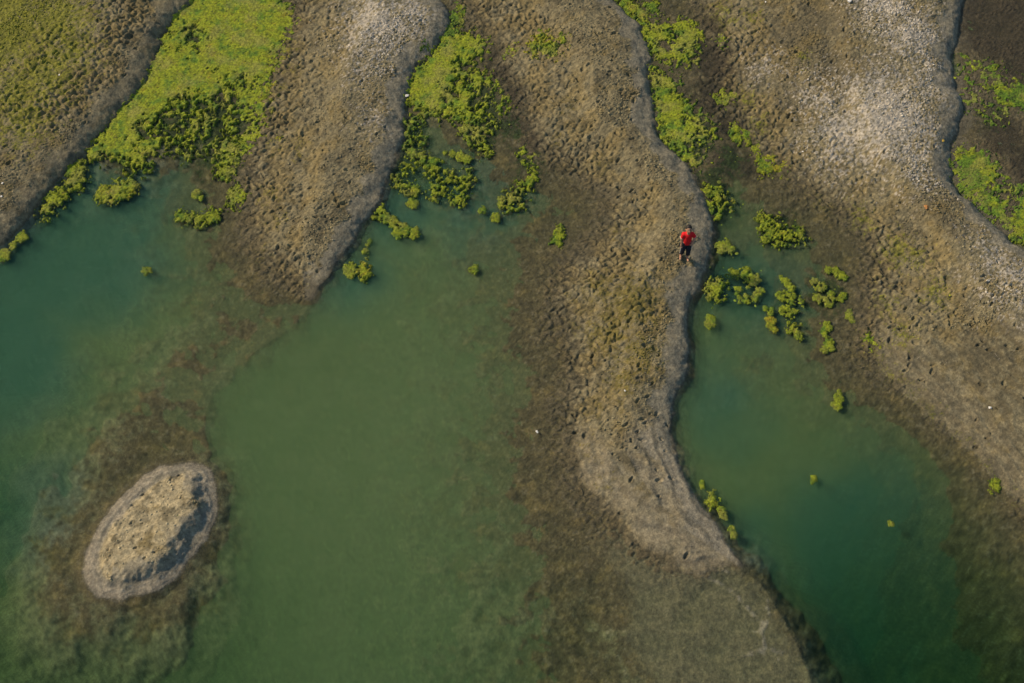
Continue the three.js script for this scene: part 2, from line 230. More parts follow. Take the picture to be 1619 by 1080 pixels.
function colour(x, z) {
  const h = T.h, a = fbm(x * 0.9, z * 0.9, 3), b = fbm(x * 2.7, z * 2.7, 3, n2b), c = n2c(x * 8, z * 8), f = n2(x * 21, z * 21), g = n2b(x * 14, z * 14);
  if (h < -0.03) {
    set(SILT); blend(SILT_GREY, ss(-0.6, 0.6, sample(tealGrid, x, z) + 0.5 * a));
    // the bed is browner on the shoals and where it runs out from gentle shores
    const bedBrown = Math.max(T.shoal * 0.8 + 0.5, (T.gentle + 3.9) * 0.5, sample(vignetteGrid, x, z) * 0.8) + 0.9 * a + 0.5 * b + 0.15 * c;
    blend(BED_BROWN, ss(-0.3, 0.9, bedBrown));
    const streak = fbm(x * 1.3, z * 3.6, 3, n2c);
    if (bedBrown > 0.1) { blend([0.07, 0.065, 0.038], 0.5 * ss(-0.05, 0.7, streak + 0.2 * b)); blend(WET_SHADE, 0.3 * ss(0.05, 0.5, b + 0.4 * c)); blend(OCHRE, 0.35 * ss(0.1, 0.6, a - 0.4 * b)); blend(BANDSILT, 0.2 * ss(0.25, 0.6, -b + 0.3 * c + 0.3 * T.mound * T.lumpA)); }
    blend([0.22, 0.215, 0.135], 0.8 * ss(-0.3, 0.5, T.tailFlat + 0.3 * b));
    blend(BANDSILT, 0.85 * T.trail * ss(-0.6, 0.2, b));
    blend([0.05, 0.043, 0.029], 0.85 * ss(-0.25, 0.4, sample(blackMud, x, z) + 0.35 * b + 0.25 * a));
    blend([0.04, 0.075, 0.02], 0.85 * ss(-0.15, 0.25, sample(weedGrid, x, z) + 0.5 * b + 0.2 * c));
  } else {
    set(T.which === 5 ? ISLE : DRY);
    blend(BROWN, 0.8 * ss(-0.15, 0.55, a * 0.8 + b * 0.7 + 0.25 * c));
    blend(BROWN, 0.8 * ss(-0.3, 0.6, sample(brownD, x, z) + 0.9 * b + 0.4 * c));
    if (T.which === 1) blend(BROWN, 0.45 * ss(-0.5, 0.3, a + b));
    blend(OCHRE, 0.5 * ss(0.0, 0.5, n2c(x * 0.8, z * 0.8) * 0.5 + 0.4 * b + 0.4 * T.lumpA - (T.which === 5 ? 0.1 : 0)));
    blend(CRUST, 0.85 * ss(0.0, 0.75, sample(crust, x, z) * 0.6 + 0.3 * a + 0.7 * b + 0.5 * c + 0.35 * f));
    blend(CLAY, (T.which === 1 ? 0.25 : 0.72) * ss(0.2, 0.75, T.smooth + 0.4 * b));
    if (T.which === 5) blend(BANDSILT, 0.75 * ss(0.36, 0.14, T.sd + 0.3 * a + 0.2 * b));
    if (T.st > 0.1) blend(BROWN, 0.85 * T.st * ss(0.25, 0.85, Math.sin(T.sd * 15 + 2.2 * n2(x * 0.5, z * 0.5) + 1.2) + 0.7 * b + 0.3 * c));  // furrow shading painted in as brown stripes along the strand lines
    blend(BANDSILT, 0.6 * T.st * ss(1.6, 0.5, T.gentle + 0.6 * b) * (T.which === 3 ? 0.7 : 0.2));
    const moss = Math.max(sample(mossA, x, z) * 0.5 + 0.2, sample(mossB, x, z), sample(mossC, x, z) * 0.8 - 0.02, sample(mossD, x, z) * 0.8) + 0.45 * b + 0.35 * g + 0.15 * f - 0.02;
    const patchy = ss(0.1, 0.42, moss);
    blend(T.which === 3 ? [0.23, 0.195, 0.045] : T.which === 2 ? [0.32, 0.29, 0.03] : MOSS, patchy * 0.85);
    blend([0.06, 0.085, 0.018], patchy * 0.5 * ss(0.1, 0.5, c));
    blend(WET_SHADE, 0.7 * ss(0.05, 0.01, h + 0.03 * b + 0.012 * c) * (T.which === 5 || T.st > 0.5 ? 0.3 : 1));
    if (h < 0.09) blend([0.06, 0.051, 0.034], 0.8 * ss(0.09, 0.03, h + 0.03 * c) * ss(-0.2, 0.4, sample(blackMud, x, z) + 0.35 * b));
    if (T.lumpA > 0.1) blend(WET_SHADE, 0.5 * T.lumpA * ss(0.16, 0.05, h) * ss(0.4, 0.1, T.mound + 0.15 * c));  // wet mud in the low gaps, plus shade painted between the lumps
  }
  const v = 1 + 0.13 * f + 0.12 * g + 0.08 * c;
  col[0] *= v; col[1] *= v; col[2] *= v;
  return col;
}

// ---------------------------------------------------------------- textures that repeat every 1.6 m: grain and fine relief
function tile(size, seed, make) {
  const r = rng(seed), lat = (n) => { const a = Float32Array.from({ length: n * n }, r); return (u, v) => { const x = u * n, y = v * n, i = Math.floor(x), j = Math.floor(y), s = x - i, t = y - j, p = s * s * (3 - 2 * s), q = t * t * (3 - 2 * t), w = (k) => ((k % n) + n) % n; const A = a[w(j) * n + w(i)], B = a[w(j) * n + w(i + 1)], D = a[w(j + 1) * n + w(i)], E = a[w(j + 1) * n + w(i + 1)]; return mix(mix(A, B, p), mix(D, E, p), q); }; };
  const L = [16, 32, 64, 128, 256].map(lat), d = new Uint8Array(size * size * 4);
  for (let j = 0; j < size; j++) for (let i = 0; i < size; i++) d.set([...make(L.map((f) => f(i / size, j / size))), 255], (j * size + i) * 4);
  const t = new THREE.DataTexture(d, size, size); t.wrapS = t.wrapT = THREE.RepeatWrapping; t.magFilter = THREE.LinearFilter; t.minFilter = THREE.LinearMipmapLinearFilter; t.generateMipmaps = true; t.needsUpdate = true;
  return t;
}
const grain = tile(512, 3, (n) => { const v = 208 + 50 * (n[0] - 0.5) + 40 * (n[1] - 0.5) + 34 * (n[2] - 0.5) + 34 * (n[3] - 0.5) + 20 * (n[4] - 0.5); return [v + 6 * (n[0] - 0.5), v, v - 8 * (n[0] - 0.5)].map((q) => clamp(q, 0, 255)); });
grain.colorSpace = THREE.SRGBColorSpace;
const relief = tile(512, 8, (n) => { const v = 255 * clamp(0.3 * n[1] + 0.35 * n[2] + 0.25 * n[3] + 0.1 * n[4]); return [v, v, v]; });
const mudMaterial = new THREE.MeshStandardMaterial({ name: 'mud', vertexColors: true, map: grain, bumpMap: relief, bumpScale: 0.016, roughness: 0.9 });

// ---------------------------------------------------------------- the ground as one grid, fine where the photograph looks, shared out between the river bed and each bank
{
  const axis = (a, b, step) => { const v = []; for (let t = a; t < b; t += step(t)) v.push(t); const lo = [], hi = []; for (let d = 0.08, p = v[0]; p > a - 420;) { d *= 1.22; p -= d; lo.unshift(p); } for (let d = 0.08, p = v[v.length - 1]; p < b + 420;) { d *= 1.22; p += d; hi.push(p); } return [...lo, ...v, ...hi]; };
  const xs = axis(-17.6, 17.6, () => 0.03), zs = axis(-26.2, -2.5, (t) => mix(0.038, 0.026, (t + 26.2) / 23.7));
  const nx = xs.length, nz = zs.length, N = nx * nz;
  const pos = new Float32Array(N * 3), colr = new Float32Array(N * 3), kind = new Uint8Array(N);
  for (let j = 0, q = 0; j < nz; j++) for (let i = 0; i < nx; i++, q++) {
    const x = xs[i], z = zs[j], h = Math.max(ground(x, z), -2.9);
    pos.set([x, h, z], q * 3); kind[q] = T.far > 0 ? 0 : T.which;
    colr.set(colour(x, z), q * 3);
  }
  const nor = new Float32Array(N * 3);
  for (let j = 0, q = 0; j < nz; j++) for (let i = 0; i < nx; i++, q++) {
    const i0 = Math.max(0, i - 1), i1 = Math.min(nx - 1, i + 1), j0 = Math.max(0, j - 1), j1 = Math.min(nz - 1, j + 1);
    const gx = (pos[(j * nx + i1) * 3 + 1] - pos[(j * nx + i0) * 3 + 1]) / (xs[i1] - xs[i0]), gz = (pos[(j1 * nx + i) * 3 + 1] - pos[(j0 * nx + i) * 3 + 1]) / (zs[j1] - zs[j0]);
    const l = 1 / Math.hypot(gx, 1, gz); nor.set([-gx * l, l, -gz * l], q * 3);
  }
  const faces = [[], [], [], [], [], []];
  for (let j = 0; j < nz - 1; j++) for (let i = 0; i < nx - 1; i++) {
    const a = j * nx + i, b = a + 1, c = a + nx, d = c + 1, f = faces[Math.max(kind[a], kind[b], kind[c], kind[d])];
    f.push(a, c, b, b, c, d);
  }
  const what = [['river_bed', 'brown and green silt bed lying under the water'], ['mud_bank', 'rough brown mud bank in the top left corner with mossy upper part'], ['mud_ridge', 'pale mud ridge running down to a tip left of the middle'], ['mud_ridge', 'winding mud ridge that the person in red stands on'], ['mud_flat', 'broad trampled mud flat along the right side'], ['mud_island', 'small oval mud islet in the lower left']];
  faces.forEach((f, w) => {
    const map = new Int32Array(N).fill(-1), idx = new Uint32Array(f.length); let n = 0;
    for (let k = 0; k < f.length; k++) { const q = f[k]; if (map[q] < 0) map[q] = n++; idx[k] = map[q]; }
    const p = new Float32Array(n * 3), c = new Float32Array(n * 3), o = new Float32Array(n * 3), uv = new Float32Array(n * 2);
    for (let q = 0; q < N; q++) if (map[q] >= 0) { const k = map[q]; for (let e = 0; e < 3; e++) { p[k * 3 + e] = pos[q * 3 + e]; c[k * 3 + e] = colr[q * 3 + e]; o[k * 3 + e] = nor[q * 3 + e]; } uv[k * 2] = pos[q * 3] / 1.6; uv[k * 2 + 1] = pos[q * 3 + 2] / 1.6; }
    const g = new THREE.BufferGeometry();
    g.setAttribute('position', new THREE.BufferAttribute(p, 3)); g.setAttribute('normal', new THREE.BufferAttribute(o, 3)); g.setAttribute('color', new THREE.BufferAttribute(c, 3)); g.setAttribute('uv', new THREE.BufferAttribute(uv, 2)); g.setIndex(new THREE.BufferAttribute(idx, 1));
    const mesh = new THREE.Mesh(g, mudMaterial); mesh.name = numbered(what[w][0]); mesh.castShadow = mesh.receiveShadow = true;
    scene.add(tag(mesh, what[w][1], null, null, 'structure'));
  });
}

// ---------------------------------------------------------------- the water: one body, its colour from the depth that light crosses
{
  const ripple = tile(256, 21, (n) => { const v = 255 * (0.6 * n[0] + 0.4 * n[1]); return [v, v, v]; });
  const m = new THREE.MeshPhysicalMaterial({ name: 'green_water', color: 0xffffff, roughness: 0.06, ior: 1.33, transmission: 1, thickness: 0.6, attenuationColor: new THREE.Color().setRGB(0.47, 0.67, 0.54), attenuationDistance: 1.0, transparent: true, opacity: 0.3, bumpMap: ripple, bumpScale: 0.004 });
  const g = new THREE.BoxGeometry(900, 3.4, 900); g.translate(0, -1.7, -15);
  const p = g.attributes.position, uv = g.attributes.uv; for (let i = 0; i < p.count; i++) uv.setXY(i, p.getX(i) / 5, p.getZ(i) / 5);
  const w = new THREE.Mesh(g, m); w.name = 'water'; w.receiveShadow = true;
  scene.add(tag(w, 'calm murky green water filling the channels', null, null, 'structure'));
}
// ---------------------------------------------------------------- silt clouds hanging in the water: wavy sheets that sink where the channel is deep
{
  const m = new THREE.MeshStandardMaterial({ name: 'suspended_silt', vertexColors: true, roughness: 1, transparent: true, opacity: 0.24, side: THREE.DoubleSide });
  [0.075, 0.14, 0.215, 0.31, 0.44].forEach((d, k) => {
    const nx = 300, nz = 230, p = new Float32Array(nx * nz * 3), cl = new Float32Array(nx * nz * 3), idx = [];
    for (let j = 0; j < nz; j++) for (let i = 0; i < nx; i++) {
      const x = -23 + 46 * i / (nx - 1), z = -33 + 34 * j / (nz - 1), dep = sample(depthGrid, x, z);
      const teal = ss(-1.2, 1.0, sample(tealGrid, x, z) + 0.8 * fbm(x * 0.3, z * 0.3, 2)); cl.set([mix(0.2, 0.1, teal), mix(0.3, 0.25, teal), mix(0.145, 0.185, teal)], (j * nx + i) * 3);
      const y = -d * Math.max(0.85, Math.pow(dep / 0.6, 1.8)) + d * (0.5 * fbm(x * 0.5 + k * 31, z * 0.5 - k * 17, 3) + 0.3 * n2(x * 1.4 + k * 5, z * 1.4) + 0.25 * n2b(x * 3.1, z * 3.1 + k * 9));
      p.set([x, Math.min(-0.015, y), z], (j * nx + i) * 3);
      if (i && j) { const a = j * nx + i; idx.push(a - nx - 1, a - 1, a, a - nx - 1, a, a - nx); }
    }
    const g = new THREE.BufferGeometry(); g.setAttribute('position', new THREE.BufferAttribute(p, 3)); g.setAttribute('color', new THREE.BufferAttribute(cl, 3)); g.setAttribute('normal', new THREE.BufferAttribute(p.map((_, q) => q % 3 === 1 ? 1 : 0), 3)); g.setIndex(idx);
    const s = new THREE.Mesh(g, m); s.name = numbered('water_silt'); s.receiveShadow = true;
    scene.add(tag(s, 'cloud of fine green silt suspended in the water', null, null, 'structure'));
  });
}

// ---------------------------------------------------------------- algae: floating mats and clumps, each a thing of its own
const algaeMaterial = new THREE.MeshStandardMaterial({ name: 'algae', vertexColors: true, map: grain, roughness: 0.85, side: THREE.DoubleSide });
const A_BRIGHT = [0.38, 0.48, 0.02], A_YELLOW = [0.52, 0.46, 0.025], A_GREEN = [0.17, 0.33, 0.022], A_DARK = [0.035, 0.075, 0.014];
function algae(name, label, shape, o = {}) {
  const { holes = [], yellow = 0, green = 0, thick = 0.024, step = 0.03, rag = 1, group, onLand = 0 } = o, seed = Object.values(used).reduce((a, b) => a + b, 1) * 7.3;
  const isPoly = !!o.poly, h0 = onLand;
  const P = isPoly ? smoothLine([...shape, shape[0]], h0, 0.15) : null;
  const B = isPoly ? [] : shape.map(([x, y, r]) => { const [a, b] = at(x, y, h0), [c] = at(x + r * (r > 5 ? 1.2 : 1), y, h0); return [a, b, c - a]; });
  const Hs = holes.map(([x, y, r]) => { const [a, b] = at(x, y, h0), [c] = at(x + r, y, h0); return [a, b, c - a]; });
  const xsA = isPoly ? P.map((p) => p[0]) : B.flatMap(([a, , r]) => [a - r, a + r]), zsA = isPoly ? P.map((p) => p[1]) : B.flatMap(([, b, r]) => [b - r * 1.4, b + r * 1.4]);
  const x0 = Math.min(...xsA) - 0.3, x1 = Math.max(...xsA) + 0.3, z0 = Math.min(...zsA) - 0.3, z1 = Math.max(...zsA) + 0.3;
  const nx = Math.ceil((x1 - x0) / step) + 1, nz = Math.ceil((z1 - z0) / step) + 1;
  let rs = 1; for (const [, , r] of B) rs = Math.min(rs, r); const amp = rag * (isPoly ? 0.5 : Math.min(0.34, 0.01 + rs * (rs > 0.09 ? 1.5 : 0.8)));
  const mask = (x, z) => {
    let d = -9;
    if (isPoly) { d = segDist(P, x, z); if (!inPoly(P, x, z)) d = -d; } else for (const [a, b, r] of B) d = Math.max(d, r - Math.hypot(x - a, (z - b) * 0.78));
    for (const [a, b, r] of Hs) d = Math.min(d, Math.hypot(x - a, (z - b) * 0.78) - r + 0.42 * n2c(x * 2.1 + seed, z * 2.1) + 0.16 * n2(x * 13, z * 13) + 0.1 * n2b(x * 27, z * 27));
    if (d < -0.4) return -1;
    return d + amp * (0.55 * n2(x * 3.1 + seed, z * 3.1) + 0.4 * n2b(x * 7.7, z * 7.7 + seed) + 0.3 * n2c(x * 17, z * 17 + seed) + 0.2 * n2(x * 31 + seed, z * 31)) + (isPoly ? 0.02 : Math.min(0.05, rs * 0.3 - 0.015)) - (isPoly ? 0.5 : rs > 0.09 ? 0.32 : 0.1) * ss(-0.25, 0.35, sample(weedGrid, x, z)) * ss(-0.25, 0.5, n2c(x * 4.3 - seed, z * 4.3) + 0.5 * n2(x * 9, z * 9)) - (onLand ? 0 : 5 * Math.max(0, ground(x, z) - 0.05));
  };
  const M = new Float32Array(nx * nz), id = new Int32Array(nx * nz).fill(-1), pos = [], colr = [], uv = [], idx = [], nor = [], tuftAt = [];
  for (let j = 0; j < nz; j++) for (let i = 0; i < nx; i++) M[j * nx + i] = mask(x0 + i * step, z0 + j * step);
  const bulk = (x, z) => { const w = 0.03 * n2(x * 6, z * 6); return 0.4 * mounds((x + w) * 12, (z - w) * 10, 17) + 0.35 * n2(x * 5 + seed, z * 5) + 0.4 * n2b(x * 17, z * 17); };
  const put = (i, j) => {
    const q = j * nx + i; if (id[q] >= 0) return id[q];
    const x = x0 + i * step, z = z0 + j * step, m = M[q], base = Math.max(0, ground(x, z));
    const y = base + (m > 0 ? -0.014 + thick * ss(-0.04, 0.22, m) * (0.7 + 0.8 * bulk(x, z)) : -0.03 + 0.3 * Math.max(m, -0.25));
    pos.push(x, y, z); uv.push(x / 0.9, z / 0.9);
    const a = fbm(x * 1.3 + seed, z * 1.3, 3), b = fbm(x * 4.2, z * 4.2 + seed, 3, n2b), c = n2c(x * 13, z * 13);
    set(A_BRIGHT); blend(A_GREEN, ss(0.0, 0.6, green + 0.9 * a + 0.6 * b)); blend(A_YELLOW, ss(0.15, 0.7, yellow + 0.5 * b - 0.5 * a)); blend(A_DARK, 0.8 * ss(0.2, 0.7, c * 0.45 + b * 0.8 + green * 0.35)); blend([0.4, 0.41, 0.1], 0.65 * ss(0.0, 0.45, fbm(x * 0.8 - seed, z * 0.8, 2) + 0.3 * c));
    blend(A_DARK, 0.25 * ss(0.07, -0.02, m + 0.08 * c));
    const v = 0.9 + 0.3 * n2(x * 24, z * 24); colr.push(col[0] * v, col[1] * v, col[2] * v);
    if (m > 0.02) tuftAt.push([x, y, z, col[0], col[1], col[2]]);
    return id[q] = pos.length / 3 - 1;
  };
  for (let j = 0; j < nz - 1; j++) for (let i = 0; i < nx - 1; i++) {
    const q = j * nx + i; if (Math.max(M[q], M[q + 1], M[q + nx], M[q + nx + 1]) <= 0) continue;
    const a = put(i, j), b = put(i + 1, j), c = put(i, j + 1), d = put(i + 1, j + 1); idx.push(a, c, b, b, c, d);
  }
  // filaments and fronds standing up out of the mat
  const r = rng(Math.round(seed * 10) + 7), n0 = pos.length / 3;
  const g0 = new THREE.BufferGeometry(); g0.setAttribute('position', new THREE.Float32BufferAttribute(pos, 3)); g0.setIndex(idx); g0.computeVertexNormals();
  nor.push(...Array.from(g0.attributes.normal.array));
  for (const [x, y, z, cr, cg, cb] of tuftAt) {
    const want = 0.3; if (r() > want) continue;
    const a = r() * 6.283, l = 0.015 + 0.03 * r() * r(), w = 0.005 + 0.008 * r(), bx = x + (r() - 0.5) * step, bz = z + (r() - 0.5) * step, up = 0.004 + 0.012 * r(), k = pos.length / 3, s = 0.75 + 0.6 * r();
    const ca = Math.cos(a), sa = Math.sin(a);
    pos.push(bx - sa * w, y - 0.01, bz + ca * w, bx + sa * w, y - 0.01, bz - ca * w, bx + ca * l * 0.6 + sa * w * 0.8, y + up, bz + sa * l * 0.6 - ca * w * 0.8, bx + ca * l, y + up * 0.6, bz + sa * l);
    idx.push(k, k + 1, k + 2, k, k + 2, k + 3);
    for (let e = 0; e < 4; e++) { nor.push(-ca * 0.3, 0.9, -sa * 0.3); colr.push(cr * s, cg * s, cb * s); uv.push(bx, bz); }
  }
  const g = new THREE.BufferGeometry();
  g.setAttribute('position', new THREE.Float32BufferAttribute(pos, 3)); g.setAttribute('normal', new THREE.Float32BufferAttribute(nor, 3)); g.setAttribute('color', new THREE.Float32BufferAttribute(colr, 3)); g.setAttribute('uv', new THREE.Float32BufferAttribute(uv, 2)); g.setIndex(idx);
  if (!n0) return;
  const mesh = new THREE.Mesh(g, algaeMaterial); mesh.name = numbered(name); mesh.castShadow = mesh.receiveShadow = true;
  scene.add(tag(mesh, label, 'algae', group));
}
algae('algae_mat', 'huge yellow green algae mat between the two ridges at top left', [[300, -40], [420, -40], [448, 0], [468, 22], [458, 62], [438, 100], [428, 140], [424, 185], [412, 222], [390, 246], [362, 262], [340, 250], [318, 236], [300, 246], [282, 236], [262, 228], [242, 240], [226, 264], [206, 267], [190, 248], [140, 244], [152, 217], [187, 167], [217, 132], [242, 92], [264, 42]], { poly: true, holes: [[318, 172, 8], [266, 192, 13], [350, 174, 13], [338, 210, 17], [365, 145, 9], [302, 60, 5], [380, 205, 9], [288, 172, 8], [272, 210, 9], [318, 228, 13], [300, 215, 7], [230, 215, 6]], yellow: 0.05, green: 0.06 });
algae('algae_mat', 'bright green algae mat against the second ridge below its pale crest', [[727, 47], [767, 63], [767, 80], [740, 97], [723, 103], [770, 117], [780, 133], [806, 163], [787, 187], [770, 199], [740, 192], [707, 182], [680, 177], [644, 162], [644, 127], [673, 93], [690, 70]], { poly: true, holes: [[766, 152, 13], [722, 143, 7], [752, 158, 9], [742, 107, 8], [782, 152, 9], [775, 175, 7]], green: 0.02 });
algae('algae_mat', 'ragged algae mat at the top of the channel right of the winding ridge', [[1013, 37], [1050, 38], [1080, 33], [1105, 40], [1112, 58], [1100, 75], [1098, 92], [1080, 98], [1050, 92], [1026, 78]], { poly: true, holes: [[1060, 62, 6]], green: 0.05 });
algae('algae_mat', 'long algae strip along the winding ridge above the person', [[1031, 105], [1045, 115], [1060, 120], [1075, 150], [1100, 175], [1130, 210], [1124, 218], [1105, 235], [1112, 255], [1098, 262], [1075, 250], [1052, 220], [1038, 190], [1033, 150]], { poly: true, green: 0.2 });
algae('algae_mat', 'green algae mat at the right edge below the mud flat bank', [[1506, 240], [1520, 232], [1560, 238], [1580, 265], [1605, 290], [1640, 300], [1660, 412], [1604, 376], [1566, 346], [1532, 318], [1510, 285]], { poly: true, holes: [[1600, 310, 9]], green: 0.45 });
algae('algae_mat', 'darker algae mat at the right edge beside the steep pale bank', [[1524, 88], [1550, 100], [1575, 105], [1590, 130], [1619, 125], [1650, 130], [1650, 172], [1600, 170], [1580, 195], [1565, 195], [1560, 180], [1530, 175]], { poly: true, holes: [[1560, 160, 12], [1545, 120, 8]], green: 0.6 });
